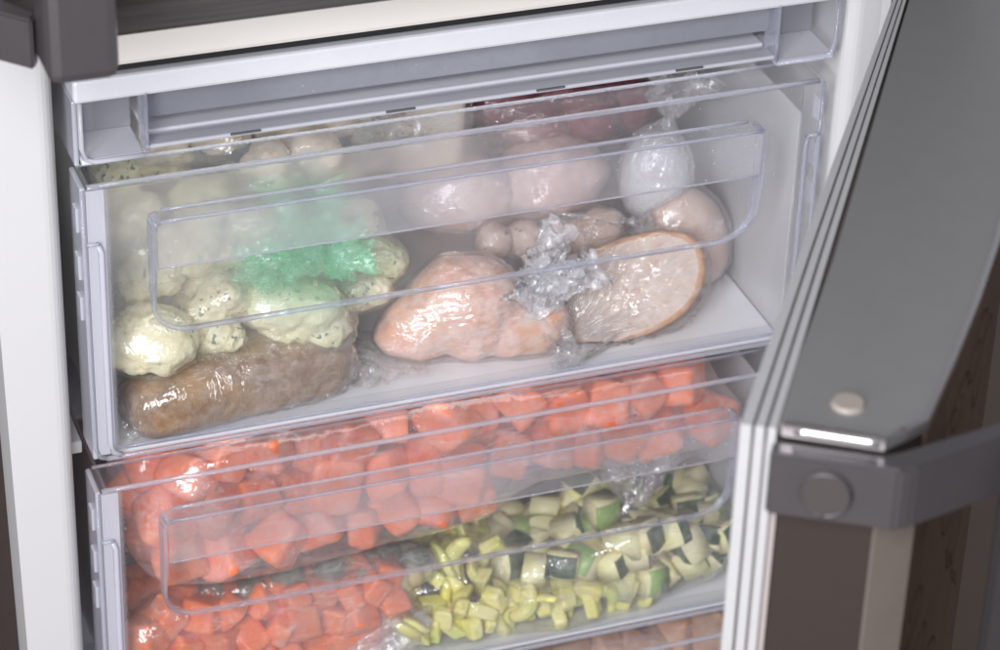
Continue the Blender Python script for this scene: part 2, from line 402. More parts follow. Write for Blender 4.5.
# white front flange with a rounded inner edge, running back as the liner walls
def flange(name, xo, xi, sgn):
    bm = bmesh.new(); r = .009; pts = [(xo, .0)]
    for k in range(7):
        a = math.pi/2*k/6; pts.append((xi-sgn*r+sgn*r*math.sin(a), r-r*math.cos(a)))
    pts += [(xi, .46), (xi-sgn*.006, .46), (xi-sgn*.006, .03), (xo, .03)]
    if sgn < 0: pts = pts[::-1]
    prism(bm, pts, -.72, .205)
    if sgn > 0:
        for v in bm.verts:
            if abs(v.co.x-xo) < 1e-5: v.co.x = -.0478-(v.co.z+.0804)*.0140
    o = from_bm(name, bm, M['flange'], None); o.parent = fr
    o.matrix_parent_inverse = Matrix.Translation((0, 0, .78)); return o
flange('liner_wall', -.0460, -.0105, 1); flange('liner_wall', .4860, .4510, -1)
part('liner_back', (-.0105, .4510, .43, .44, -.72, .0655), M['white'])
part('liner_floor', (-.0105, .4510, .02, .43, -.72, -.715), M['white'])
part('divider', (-.0100, .4860, -.001, .595, .0695, .205), M['beige'], .003)
part('divider_gap_shade', (-.0100, .4860, .003, .43, .0655, .0696), M['black'], 0)  # black strip standing in for the shade in the gap under the divider
# cooling shelves: a plate under each drawer, seen as grey at the back
for i in range(3):
    z = -.1790-DZ*i
    part('shelf_rail', (.4400, .4512, .03, .43, z-.012, z-.004), M['white'], .001)
    part('shelf_rail', (-.0105, .0, .03, .43, z-.012, z-.004), M['white'], .001)
part('cooling_plate', (.0, .440, .36, .428, -.71, .05), M['railw'], .004)

# upper door, closed
ud = empty('upper_door'); ud.parent = fr; ud.matrix_parent_inverse = Matrix.Translation((0, 0, .78))
box_obj('door_panel', (-.052, .4920, -.070, -.018, .1215, 1.0), M['brushed'], ud, .003)
box_obj('door_gasket', (-.040, .480, -.0185, -.001, .130, .99), M['seal'], ud, .002)
box_obj('handle_bar', (-.0425, -.0080, -.150, -.118, .1405, .9), M['handle'], ud, .006)
bm = bmesh.new()
prism(bm, [(-.053, -.030), (-.062, -.030), (-.066, -.106), (-.045, -.128), (-.041, -.120), (-.056, -.100)], .140, .166)
bmesh.ops.bevel(bm, geom=bm.edges[:], offset=.0012, segments=2, affect='EDGES')
from_bm('handle_bracket', bm, M['handle'], ud)

# lower door, swung open about its hinge at the right
Hx, Hy = .475, -.035; dv = (-.55355214, -.83281452); tv = (.83281452, -.55355214)
DM = Matrix(((dv[0], tv[0], 0, Hx), (dv[1], tv[1], 0, Hy), (0, 0, 1, 0), (0, 0, 0, 1)))   # local x = along the door, y = outwards
ld = empty('freezer_door', (0, 0, 0)); ld.parent = fr; ld.matrix_parent_inverse = Matrix.Translation((0, 0, .78))
def dprism(name, poly, z0, z1, m, bev=0, parent=ld):
    bm = bmesh.new(); prism(bm, poly, z0, z1)
    if bev: bmesh.ops.bevel(bm, geom=bm.edges[:], offset=bev, segments=2, affect='EDGES')
    for v in bm.verts: v.co = DM @ v.co
    bmesh.ops.recalc_face_normals(bm, faces=bm.faces)
    return from_bm(name, bm, m, parent)
outer = [(.4824, .0571), (.43, .0632), (.38, .0680), (.3236, .0717), (.25, .0735), (.17, .0717), (.08, .0640), (.02, .0571)]
core = [(.0, .0), (.36, .0), (.45, -.0028), (.5000, -.0030), (.5000, .0415)]+[(s-.002, t-.0015) for s, t in outer]+[(.0, .0415)]
dprism('door_core', core, -.70, .0925, M['steel_dark'])
# outer face sheet and the pale chamfer
dprism('outer_face', [(s, t) for s, t in outer]+[(s, t-.0012) for s, t in outer[::-1]], -.70, .0930, M['brown_face'])
dprism('chamfer_strip', [(.5025, .0420), (.4827, .0572), (.4815, .0560), (.5010, .0410)], -.70, .0850, M['chamfer'])
# grey cap on the top edge with its bright rim
cap = [(.0, .0), (.36, .0), (.45, -.0028), (.5000, -.0030), (.4995, .0405)]+[(s-.0012, t-.0012) for s, t in outer]+[(.0, .0405)]
dprism('top_cap', cap, .0926, .0985, M['top_steel'], .0008)
bm = bmesh.new(); path = [(.5030, -.001), (.5025, .0200), (.5022, .0417), (.4930, .0495), (.4824, .0573), (.43, .0634), (.38, .0682), (.3236, .0719), (.25, .0737), (.17, .0719), (.08, .0642), (.02, .0573)]
for (a, b), (c, d) in zip(path, path[1:]):
    prism(bm, [(a, b), (c, d), (c-.0026*(1 if a > .495 else .1), d-.0026), (a-.0026*(1 if a > .495 else .1), b-(.0026 if a < .502 else 0))], .0945, .1002)
for v in bm.verts: v.co = DM @ v.co
bmesh.ops.recalc_face_normals(bm, faces=bm.faces); from_bm('cap_rim', bm, M['rim'], ld)
bm = bmesh.new(); tube(bm, [DM @ Vector((.5018, .004+.036*k/8, .0975)) for k in range(9)], .0022, 10)
from_bm('end_trim', bm, M['rim'], ld, True)
bm = bmesh.new(); bmesh.ops.create_cone(bm, cap_ends=True, segments=32, radius1=.0075, radius2=.0065, depth=.002, matrix=DM @ Matrix.Translation((.4780, .0230, .0993)))
bmesh.ops.recalc_face_normals(bm, faces=bm.faces); from_bm('hole_plug', bm, M['plug'], ld)
# pale gasket in three ribs round the inner face (along the top edge, down the free edge)
def rib(name, t0, t1, over, m):
    bm = bmesh.new()
    s_end = .5040+over
    prism(bm, [(.01, t0*.35), (.36, t0*.86), (s_end, t0), (s_end, t1), (.36, t1*.86), (.01, t1*.35)], .0900+over*.4, .0985+over*.5)
    prism(bm, [(s_end-.02, t0), (s_end, t0), (s_end, t1), (s_end-.02, t1)], -.70, .0899+over*.4)
    prism(bm, [(.01, t0), (.03, t0), (.03, t1), (.01, t1)], -.70, .0899+over*.4)
    for v in bm.verts: v.co = DM @ v.co
    bmesh.ops.recalc_face_normals(bm, faces=bm.faces)
    return from_bm(name, bm, m, gk)
gk = dprism('gasket', [(.012, -.0055), (.36, -.0135), (.5015, -.0165), (.5015, -.0003), (.012, -.0003)], -.70, .0895, M['seal_dark'])
rib('gasket_rib', -.0180, -.0132, .003, M['seal']); rib('gasket_rib', -.0120, -.0080, .0015, M['seal']); rib('gasket_rib', -.0068, -.0032, .0, M['seal'])
dprism('inner_liner', [(.05, -.0165), (.45, -.0165), (.47, -.0160), (.03, -.0160)], -.66, .055, M['white'])
# handle: plate on the free edge, arm turned outwards, upright bar beyond
hd = dprism('handle', [(.5030, -.0040), (.5140, -.0040), (.5115, .0500), (.5080, .0560), (.4630, .1010), (.4560, .0940), (.4990, .0500), (.5030, .0430)], .0615, .0925, M['handle'], .0013)
dprism('handle_end', [(.4865, .0915), (.4630, .1150), (.4400, .1150), (.4400, .0900), (.4560, .0900)], -.60, .0925, M['handle'], .004, hd)
hm = DM @ Matrix.Translation((.5146, .0205, .0765)) @ Matrix.Rotation(math.radians(90), 4, 'Y')
bm = bmesh.new(); bmesh.ops.create_cone(bm, cap_ends=True, segments=40, radius1=.0112, radius2=.0100, depth=.0016, matrix=hm)
bmesh.ops.recalc_face_normals(bm, faces=bm.faces); from_bm('round_cap', bm, M['handle_pale'], hd)
bm = bmesh.new()
pts = [hm @ Vector((.0103*math.cos(a), .0103*math.sin(a), .0006)) for a in np.linspace(0, 2*math.pi, 41)]
tube(bm, pts, .0006, 6); from_bm('cap_ring', bm, M['handle'], hd, True)
# scrolls drawn on the brown outer face
def face_pt(s, z):
    for (s1, t1), (s0, t0) in zip(outer, outer[1:]):
        if s0 <= s <= s1:
            k = (s-s0)/(s1-s0); return DM @ Vector((s, t0+(t1-t0)*k+.0003, z))
    return DM @ Vector((s, .0575, z))
def scroll(pts, w=.00055):
    bm = bmesh.new(); P = [face_pt(s, z) for s, z in pts]; n = DM.to_3x3() @ Vector((0, 1, 0)); prev = None
    for i, p in enumerate(P):
        a = P[max(0, i-1)]; b = P[min(len(P)-1, i+1)]; sd = (b-a).cross(n).normalized()*w*(1+.3*math.sin(i*1.3))
        q = (bm.verts.new(p+sd+n*.0001), bm.verts.new(p-sd+n*.0001))
        if prev: bm.faces.new((prev[0], q[0], q[1], prev[1]))
        prev = q
    from_bm('scroll_line', bm, M['ink'], of)
of = [o for o in ld.children if o.name.startswith('outer_face')][0]
def spiral(cs, cz, r0, r1, turns, a0=0, sx=1.0): 
    return [(cs+(r0+(r1-r0)*k/40)*math.cos(a0+turns*2*math.pi*k/40)*sx, cz+(r0+(r1-r0)*k/40)*math.sin(a0+turns*2*math.pi*k/40)) for k in range(41)]
scroll(spiral(.43, .045, .003, .022, 1.4, 0, 1.3)); scroll(spiral(.40, .055, .004, .016, 1.2, 2, 1.4)); scroll(spiral(.36, .06, .003, .02, 1.3, 1, 1.4))
scroll([(.46-.004*k, .02+.006*math.sin(k*.7)+.001*k) for k in range(20)]); scroll(spiral(.33, .03, .004, .03, 1.0, 3, 1.2))
for cs, cz, r in ((.455, -.02, .02), (.43, -.06, .018), (.38, -.01, .03), (.34, -.05, .03), (.40, -.10, .025)):
    scroll(spiral(cs, cz, .004, r, 1.2, cs*40, 1.3)); scroll([(cs-.002*k, cz-.03-.0016*k+.003*math.sin(k*.6)) for k in range(22)])

# ------------------------------------------------------------------ drawers
def drawer(z0, label, fm, deep=.335):
    d = empty('storage_bin', (0, 0, z0), label=label, cat='drawer', group='clear freezer drawers')
    def b(name, dims, m, bev=.0005): return box_obj(name, dims, m, d, bev)
    zb = -.1785
    b('front_panel', (.0135, .4265, 0, .0028, zb+.004, -.0032), fm)
    b('side_strip', (.0032, .0134, .0002, .0030, zb+.004, -.0032), M['frost_strip'])
    b('side_strip', (.4266, .4368, .0002, .0030, zb+.004, -.0032), M['clear_wall'])
    b('top_flange', (.0032, .4368, .0015, .0260, -.0030, 0), M['flangetop'])
    b('side_flange', (0, .0030, .0, .0260, zb+.002, -.0005), M['frost_strip'], .001)
    b('side_flange', (.4370, .44, .0, .0260, zb+.002, -.0005), M['clear_wall'], .001)
    bm = bmesh.new(); tube(bm, [(.004+.432*k/20, .0007, -.0008) for k in range(21)], .0016, 8); from_bm('flange_edge', bm, M['bead'], d, True)
    bm = bmesh.new(); tube(bm, [(.004+.432*k/20, .0262, -.0010) for k in range(21)], .0011, 8); from_bm('flange_edge', bm, M['edge'], d, True)
    for sx in (0, 1):
        x = lambda q: q if not sx else W-q
        bm = bmesh.new(); tube(bm, [(x(.0010), .0004, -.002), (x(.0010), .0002, -.05), (x(.0010), .0002, -.12), (x(.0012), .0002, zb+.010), (x(.0040), .0002, zb+.003), (x(.009), .0004, zb+.0012)], .0013, 8); from_bm('corner_edge', bm, M['edge'] if sx else M['bead'], d, True)
        bm = bmesh.new(); tube(bm, [(x(.0085), -.0002, -.036), (x(.0098), -.0012, -.041), (x(.0098), -.0012, -.10), (x(.0098), -.0012, zb+.012), (x(.0115), -.001, zb+.006), (x(.016), -.001, zb+.0035)], .0017, 8); from_bm('corner_rib', bm, M['frost_strip'] if not sx else M['edge'], d, True)
        bm = bmesh.new(); tube(bm, [(x(.0015), -.0006, -.0355), (x(.0090), -.0010, -.0355)], .0012, 8); from_bm('step_edge', bm, M['bead'], d, True)
        for zz in (-.022, -.052, -.078):
            bm = bmesh.new(); box(bm, min(x(-.0016), x(.0002)), max(x(-.0016), x(.0002)), .006, .014, zz-.009, zz+.006, .0006); from_bm('clip_tab', bm, M['frost_strip'], d)
    # bottom edge
    b('bottom_rail', (.006, .434, .0005, .016, zb, zb+.0036), M['flangetop'])
    bm = bmesh.new(); tube(bm, [(.008+.424*k/20, .0004, zb+.0012) for k in range(21)], .0015, 8); from_bm('bottom_edge', bm, M['bead'], d, True)
    bm = bmesh.new(); tube(bm, [(.014+.412*k/20, .0034, zb+.0052) for k in range(21)], .0010, 8); from_bm('bottom_edge', bm, M['edge'], d, True)
    b('tray_floor', (.0136, .4264, .0040, deep, zb+.0005, zb+.0028), M['floorp'])
    b('side_wall', (.0116, .0136, .0034, deep, zb+.003, -.022), M['body_wall'])
    b('side_wall', (.4264, .4284, .0034, deep, zb+.003, -.022), M['body_wall'])
    b('back_wall', (.0116, .4284, deep+.0005, deep+.0030, zb+.003, -.035), M['body_wall'])
    # pull handle: ledge, hanging lip and a rounded rim that sinks into the front
    x0, x1, zt, zbt, dp, rc = .0358, .3997, -.0206, -.0990, .0119, .022
    h = b('handle_ledge', (x0+.003, x1-.003, -dp, 0, zt-.0016, zt), M['lip'], .0007)
    b('handle_lip', (x0+.003, x1-.003, -dp, -dp+.0018, zt-.0300, zt-.0017), M['lip'], .0004)
    path = [(x0+.005, zt), (x0+.0012, zt-.0012), (x0, zt-.005)]+[(x0, zt-.005-k*.006) for k in range(1, 8)]
    zc = zbt+rc
    path += [(x0, zc+.004)]+[(x0+rc-rc*math.cos(a), zc-rc*math.sin(a)) for a in np.linspace(0, math.pi/2, 9)]
    L = path; Rr = [(x0+x1-x, z) for x, z in L[::-1]]
    full = L+[(x0+rc+(x1-x0-2*rc)*k/16, zbt) for k in range(1, 16)]+Rr
    bm = bmesh.new(); rings = []
    for i, (x, z) in enumerate(full):
        a = full[max(0, i-1)]; c = full[min(len(full)-1, i+1)]; dx, dz = c[0]-a[0], c[1]-a[1]; l = math.hypot(dx, dz); nx, nz = dz/l*.0022, -dx/l*.0022
        f = min(1, max(0, (z-zbt)/(zt-zbt))); de = .0026+(dp-.0026)*min(1, max(0, (f-.02)/.55))
        rings.append([bm.verts.new(q) for q in ((x, 0, z), (x, -de, z), (x-nx, -de, z-nz), (x-nx, 0, z-nz))])
    for p, q in zip(rings, rings[1:]):
        for k in range(4): bm.faces.new((p[k], p[(k+1) % 4], q[(k+1) % 4], q[k]))
    bm.faces.new(rings[0][::-1]); bm.faces.new(rings[-1]); bmesh.ops.recalc_face_normals(bm, faces=bm.faces)
    from_bm('handle_rim', bm, M['edge'], d)
    bm = bmesh.new(); tube(bm, [(x0+.004+(x1-x0-.008)*k/20, -dp, zt-.0006) for k in range(21)], .0010, 8); from_bm('handle_edge', bm, M['edge'], d, True)
    bm = bmesh.new(); tube(bm, [(x0+.008+(x1-x0-.016)*k/20, -.0004, zt+.0002) for k in range(21)], .0012, 8); from_bm('handle_edge', bm, M['bead'], d, True)
    bm = bmesh.new(); tube(bm, [(x0+.004+(x1-x0-.008)*k/20, -dp+.0008, zt-.0302) for k in range(21)], .0006, 8); from_bm('handle_edge', bm, M['bead'], d, True)
    return d
drawer(0, 'open-topped clear drawer of dumplings, chicken and bread, uppermost of the deep ones', M['front1'])
drawer(-DZ, 'clear freezer drawer full of frozen carrots and courgette, below the chicken drawer', M['front2'])
drawer(-2*DZ, 'clear drawer at the bottom edge of the photo under the vegetables', M['front2'])

# shallow flap drawer on top
fd = empty('flap_drawer', (0, 0, .019), label='shallow empty frosted flap compartment with pale rail under the fridge door', cat='flap compartment')
def f(name, dims, m, bev=.0008):
    o = box_obj(name, dims, m, None, bev); o.parent = fd; o.matrix_parent_inverse = Matrix.Translation((0, 0, -.019)); return o
f('top_rail', (-.001, .4425, -.002, .030, .0510, .0645), M['railw'], .002)
f('front_panel', (.0378, .4060, .010, .013, .0310, .0520), M['frostpanel'])
f('panel_lip', (.0378, .4060, -.001, .012, .0180, .0205), M['lipgrey'], .001)
f('lip_face', (.0378, .4060, .0060, .0082, .0216, .0308), M['flangetop'], .0005)
for x0, x1 in ((.0365, .0385), (.4045, .4065)): f('divider_wall', (x0, x1, -.0025, .014, .0165, .0530), M['edge'], .0006)
for x0, x1 in ((.0020, .0363), (.4067, .4430)):
    f('end_window', (x0, x1, .0, .002, .0165, .0510), M['clear_wall'], .0005)
    f('end_floor', (x0, x1, .0, .060, .0130, .0163), M['railw'], .001)
    f('end_back', (x0+.006, x1, .030, .033, .0165, .0510), M['frostpanel'], .001)
    bm = bmesh.new(); xa, xb = (x0, x1) if x0 < .1 else (x1, x0); sg = 1 if xb > xa else -1
    tube(bm, [(xa, -.0008, .051), (xa, -.0008, .024), (xa+sg*.002, -.0008, .0175), (xa+sg*.007, -.0008, .0150), (xb, -.0008, .0150)], .0015, 8)
    o = from_bm('end_edge', bm, M['frost_strip'] if x0 < .1 else M['edge'], None, True); o.parent = fd; o.matrix_parent_inverse = Matrix.Translation((0, 0, -.019))
f('side_wall', (-.0015, .0012, .002, .060, .0120, .0510), M['frost_strip'], .001)
f('side_wall', (.4432, .4450, .002, .060, .0120, .0510), M['clear_wall'], .001)
f('compartment_floor', (.040, .4045, .014, .33, .0185, .0215), M['railw'], .001)
f('compartment_back', (.003, .4420, .062, .064, .0220, .0510), M['frostpanel'], .001)
for x in (.092, .180, .268, .352): f('vent_slot', (x-.0085, x+.0085, -.0016, .0, .0194, .0205), M['slot'], .0003)

# ------------------------------------------------------------------ upper drawer contents
FL = -.1757   # tray floor, upper drawer
dump_m = mat_food('herbed_cream_dough', (.84, .73, .45), (.90, .83, .62), .14, (.05, .14, .09), 135, .625, .38, 90, .8)
dump_plain = mat_food('pale_beige_dough', (.66, .54, .40), (.80, .70, .58), .25, None, rough=.45)
def dumpling(c, r, label, m=dump_m, sq=.85, lobes=6, n='dumpling', cat='dumpling', group=None, seed=0):
    rs = random.Random(seed+int(c[0]*1e4)); S = [(0, 0, 0, r*.72)]
    for k in range(lobes): a = rs.uniform(0, 6.3); S.append((math.cos(a)*r*.55, math.sin(a)*r*.45, rs.uniform(-.5, .5)*r, r*rs.uniform(.38, .6)))
    o = blob(n, c, S, m, .0014, 5, r*(.13 if m is dump_m else .09), 2.0/r, (1, .95, sq), seed=seed, ridged=m is dump_m)
    return tag(o, label, cat, group)
dl = [((.043, .036, -.1220), .0270, 'herb-flecked cream dumpling low in the left corner by the drawer front'),
      ((.089, .046, -.1120), .0195, 'cream dumpling stacked on another, right of the corner one under green film'),
      ((.085, .037, -.1310), .0165, 'cream dumpling squeezed beneath another beside the corner dumpling'),
      ((.131, .044, -.1290), .0290, 'largest herb-flecked cream dumpling, under the green knot above the brown parcel'),
      ((.177, .058, -.1310), .0150, 'small cream dumpling wedged between the biggest dumpling and the chicken')]
dumps = [dumpling(c, r, l, seed=i) for i, (c, r, l) in enumerate(dl)]
GD = 'dumplings in the layer behind the front ones'
for i, (c, r) in enumerate([((.053, .072, -.104), .020), ((.079, .078, -.100), .020), ((.048, .092, -.075), .021), ((.088, .100, -.078), .021), ((.110, .084, -.104), .020),
                            ((.060, .060, -.142), .022), ((.130, .090, -.098), .022), ((.155, .085, -.120), .022), ((.070, .130, -.062), .022), ((.110, .075, -.145), .024), ((.150, .075, -.155), .02),
                            ((.045, .115, -.055), .020), ((.090, .075, -.125), .020)]):
    dumps.append(dumpling(c, r, 'cream dumpling dimly seen behind the foggy drawer front', seed=20+i, group=GD))
side_d = [dumpling((.192, .078, -.122), .0185, 'cream dumpling right of the green knot in thin greenish film', seed=40),
          dumpling((.186, .092, -.104), .0150, 'smaller cream dumpling on top of the one right of the green knot', seed=41)]
back_b = []
for i, (c, r) in enumerate([((.143, .118, -.072), .026), ((.172, .130, -.080), .022), ((.108, .118, -.043), .022), ((.146, .128, -.045), .024), ((.184, .125, -.046), .024), ((.110, .125, -.092), .022), ((.190, .125, -.085), .024), ((.072, .118, -.040), .022), ((.130, .090, -.052), .018), ((.165, .098, -.058), .018)]):
    back_b.append(dumpling(c, r, 'pale beige frozen roll in the clear bag at the back', dump_plain, .9, 3, 'frozen_roll', 'roll', 'beige rolls in the back bag', 60+i))

green = (.16, .62, .36)
g_knot = (.143, .050, -.088)
film_g = mat_film('green_bag_film', (.975, .995, .98), .03, .16, (.78, .93, .84), 1.5, .12, 40, .9, fade=(g_knot, .062, .62, (.24, .90, .48)))
fil = film('carrier_bag', dumps, (.098, .074, -.108), (.075, .06, .055), film_g, 'thin green carrier bag stretched over the dumplings, tied in a green knot', 'carrier bag',
           iters=30, gap=.0024, knot=g_knot, amp=.0020, floor=FL, streaks=11, ksig=.55)
film_gt = mat_film('green_bag_gather', (.93, 1, .96), .45, .5, (.28, .92, .52), 1.4, .14, 50, .7)
film_gk = mat_film('green_bag_knot', (.80, 1, .90), .8, .4, (.22, .92, .50), 1.5, .16, 60, .8)
film_gk2 = mat_film('green_bag_ruffle', (.88, 1, .94), .55, .5, (.24, .93, .52), 1.6, .13, 55, .6)
crumple('knot', (.146, .040, -.091), [(0, 0, 0, .006), (.009, -.001, -.006, .0065), (-.007, 0, .006, .006), (.014, .002, -.013, .0055), (.004, .004, .012, .008), (.012, .004, .008, .006), (-.014, .002, -.006, .004)], film_gk, fil, .0060, 75, 6, .002)
frill('bag_tail', (.144, .044, -.088), (-.15, -.05, .95), .038, .005, .018, film_gt, fil, 5, 1, crumple=.003)
frill('bag_tail', (.142, .046, -.090), (-.9, -.1, -.25), .042, .004, .014, film_gt, fil, 4, 3, crumple=.003)
frill('bag_tail', (.146, .034, -.094), (.8, -.15, .5), .026, .004, .013, film_gk2, fil, 5, 31, crumple=.003)
frill('bag_tail', (.142, .032, -.094), (-.55, -.25, .75), .030, .004, .014, film_gk2, fil, 5, 32, crumple=.003)
clear_g = mat_film('pale_green_film', (.93, .98, .93), .05, .25, (.55, .78, .60), 1.3, .14, 50, .9)
film('food_bag', side_d, (.190, .083, -.115), (.028, .024, .024), clear_g, 'thin greenish see-through bag between the green knot and the chicken', 'food bag', knot=(.168, .070, -.094), amp=.0014, floor=FL, sub=5)
clear1 = mat_film('clear_film', (.99, .99, .99), .02, .16, (.9, .9, .9), 1.5, .12, 45, .9, frost=.10)
b1 = film('food_bag', back_b, (.145, .145, -.078), (.07, .035, .028), clear1, 'clear bag of pale beige rolls behind the dumplings', 'food bag', knot=(.190, .105, -.068), amp=.0016, floor=FL)
frill('bag_tail', (.188, .108, -.069), (.55, -.4, .75), .040, .004, .018, clear1, b1, 6, 4)

# cream tub-like block at the back, left of the dark red bag
box_m = mat_food('frosted_cream_block', (.78, .70, .56), (.86, .80, .70), .3, None, bump=.3)
bm = bmesh.new(); box(bm, -.032, .032, -.022, .022, -.035, .035, .010, 4); cb = from_bm('frozen_block', bm, box_m, None, True)
cb.location = (.236, .150, -.072); cb.rotation_euler = (.1, 0, R(-6)); tag(cb, 'pale cream frozen block in film left of the dark red bag', 'frozen block')
film('food_bag', [cb], cb.location[:], (.04, .03, .04), clear1, 'crinkled clear wrap round the pale block beside the dark red bag', 'food bag', amp=.0016, sub=5)

# brown parcel low in the front
br_m = mat_food('brown_meat', (.20, .105, .045), (.36, .22, .11), .18, None, rough=.35, scale=60, bump=.8, c3=(.42, .24, .09), sss=.1)
brown = blob('meat_roll', (.096, .0330, -.1590), [(x_, y_+x_*.13, z_, .0088) for x_ in (-.056, -.042, -.028, -.014, 0, .014, .028, .042, .053) for y_ in (-.0105, 0, .0105) for z_ in (-.0075, .0065+.004*math.sin(x_*40+1))],
             br_m, .0045, 6, .0020, 65, None, zmin=FL+.001)
tag(brown, 'brown frozen meat roll lying at the front below the dumplings', 'meat roll')
fb = mat_film('frosty_cling_film', (.98, .97, .95), .03, .18, (.80, .76, .72), 1.9, .13, 55, 1.1, frost=.16, streak=(2.2, 1, .7))
pf = film('cling_film', [brown], (.096, .033, -.159), (.062, .02, .018), fb, 'glossy crinkled cling film round the brown meat roll', 'cling film', amp=.0013, floor=FL, nscale=70, gap=.0008)
# loose skirt of that film lying on the floor
def sheet(name, pts_fn, nu, nv, m, parent):
    V = []; 
    for j in range(nv):
        for i in range(nu): V.append(pts_fn(i/(nu-1), j/(nv-1)))
    V = np.array(V); V[:, 2] += np.abs(fbm(V*80, 4, .55, True))*.004; V[:, 1] = np.maximum(V[:, 1], FRONT)
    V[:, 2] = np.maximum(V[:, 2], FL+.0008)
    F = [(j*nu+i, j*nu+i+1, (j+1)*nu+i+1, (j+1)*nu+i) for j in range(nv-1) for i in range(nu-1)]
    return link(name, mesh_np(name, V-np.array(parent.location), F), m, parent)
loose = mat_film('loose_clear_film', (.99, .99, .995), .02, .12, (.97, .97, 1), 2.0, .1, 60, 1.2)
sheet('loose_film', lambda u, v: (.145+.062*u, .020+.045*v-.012*u*(1-v)+.01*u, -.171+.016*math.sin(u*2.6)*v*(1-u)), 70, 50, loose, pf)
sheet('loose_film', lambda u, v: (.022+.16*u, .006+.022*v+.012*u, FL+.002+.010*v*v+.002*math.sin(9*u)), 120, 30, loose, pf)

# chicken in a knotted bag
ck_m = mat_food('pink_chicken', (.86, .45, .32), (.90, .62, .50), .5, None, rough=.35, scale=45, bump=.55, c3=(.80, .42, .22), sss=.3)
chicken = blob('chicken_thigh', (.232, .047, -.1470), [(.002, .004, .004, .027), (-.022, .0, -.007, .021), (.014, .0, .006, .024), (.006, -.006, -.012, .018), (.032, -.008, -.014, .018), (.050, -.010, -.012, .018), (-.038, 0, -.012, .011)],
               ck_m, .003, 6, .0030, 70, zmin=FL+.001)
tag(chicken, 'raw pink chicken thigh piece in the middle of the drawer floor', 'chicken piece')
clear2 = mat_film('crinkled_clear_bag', (.985, .98, .98), .05, .24, (.94, .92, .93), 1.5, .15, 38, 1.0, frost=.10, streak=(1, 1, 1.4), fade=((.282, .040, -.137), .04, .35))
cf = film('freezer_bag', [chicken], (.238, .046, -.150), (.047, .030, .026), clear2, 'crinkled clear freezer bag round the chicken with a white gathered top', 'freezer bag', knot=(.268, .034, -.142), kh=.3, amp=.0017, floor=FL, nscale=55, streaks=12)
white_t = mat_film('crumpled_white_bag_top', (.99, .99, 1), .72, .5, (.97, .97, 1), 1.6, .15, 80, .9)
crumple('gathered_top', (.282, .036, -.143), [(0, 0, 0, .009), (.008, .0, .008, .008), (-.006, -.001, -.008, .008), (.003, 0, -.014, .007)], white_t, cf, .0045, 80, 6)
frill('gathered_top', (.276, .032, -.146), (.50, -.05, .86), .040, .006, .018, white_t, cf, 5, 5, crumple=.005)
frill('gathered_top', (.278, .032, -.146), (-.3, -.2, .9), .022, .005, .012, white_t, cf, 4, 22, crumple=.004)
frill('gathered_top', (.282, .032, -.150), (.1, -.25, -.95), .020, .006, .012, clear2, cf, 5, 6, crumple=.003)
# bread
crumb_m = mat_food('bread_crumb', (.68, .50, .41), (.80, .66, .57), .30, (.45, .30, .2), 240, .62, .7, 110, .8, .1)
crust_m = mat_food('bread_crust', (.42, .17, .06), (.70, .40, .22), .2, None, rough=.6, scale=80, bump=.9, sss=.05)
bn = Vector((-.22, -.80, .56)).normalized(); bu = Vector((1, -.12, .20)); bu = (bu-bn*bu.dot(bn)).normalized(); bv = bn.cross(bu)*1
if bv.z < 0: bv = -bv
bread = empty('bread_loaf', (.3400, .040, -.1480), label='cut half loaf of pale bread with orange crust, right of the chicken', cat='bread')
def bread_out(a, k=1.0):
    x = .0510*math.copysign(abs(math.cos(a))**.85, math.cos(a)); y = .0300*math.copysign(abs(math.sin(a))**.85, math.sin(a))
    return x*k*(1+.03*math.sin(3*a)), y*k+.004*x/.04
NA = 120
def bread_part(name, rings, m):
    V = []; 
    for (k, dpt) in rings:
        for i in range(NA):
            x, y = bread_out(2*math.pi*i/NA, k); V.append(np.array(bu)*x+np.array(bv)*y-np.array(bn)*dpt)
    V = np.array(V); V = V+np.stack([fbm(V*160+q*7, 4) for q in range(3)], 1)*.0011
    V[:, 2] = np.maximum(V[:, 2], FL+.002-bread.location.z); V[:, 1] = np.maximum(V[:, 1], FRONT+.002-bread.location.y)
    F = [(j*NA+i, j*NA+(i+1) % NA, (j+1)*NA+(i+1) % NA, (j+1)*NA+i) for j in range(len(rings)-1) for i in range(NA)]
    c = len(V); return link(name, mesh_np(name, V, F), m, bread)
bread_part('crumb', [(.02+.885*k/14, .0-.0008*math.cos(k/14*1.5)) for k in range(15)], crumb_m)
bread_part('crust', [(.905, 0.0), (.95, -.0006), (1.0, .002), (1.01, .008), (1.01, .018), (1.0, .028), (.93, .038), (.7, .045), (.3, .047), (.02, .047)], crust_m)
stre = mat_film('taut_bread_film', (.99, .985, .98), .05, .20, (.90, .88, .87), 1.0, .18, 30, .12, frost=.06)
bfm = film('cling_film', list(bread.children), (.3400, .055, -.1540), (.053, .03, .03), stre, 'tight clear film drawn into rays across the cut bread', 'cling film', knot=(.297, .008, -.171), amp=.0032, floor=FL, streaks=24, ksig=.35, gap=.0014)
frill('film_end', (.299, .008, -.171), (-.6, -.2, .3), .016, .003, .010, loose, bfm, 5, 8, crumple=.003)

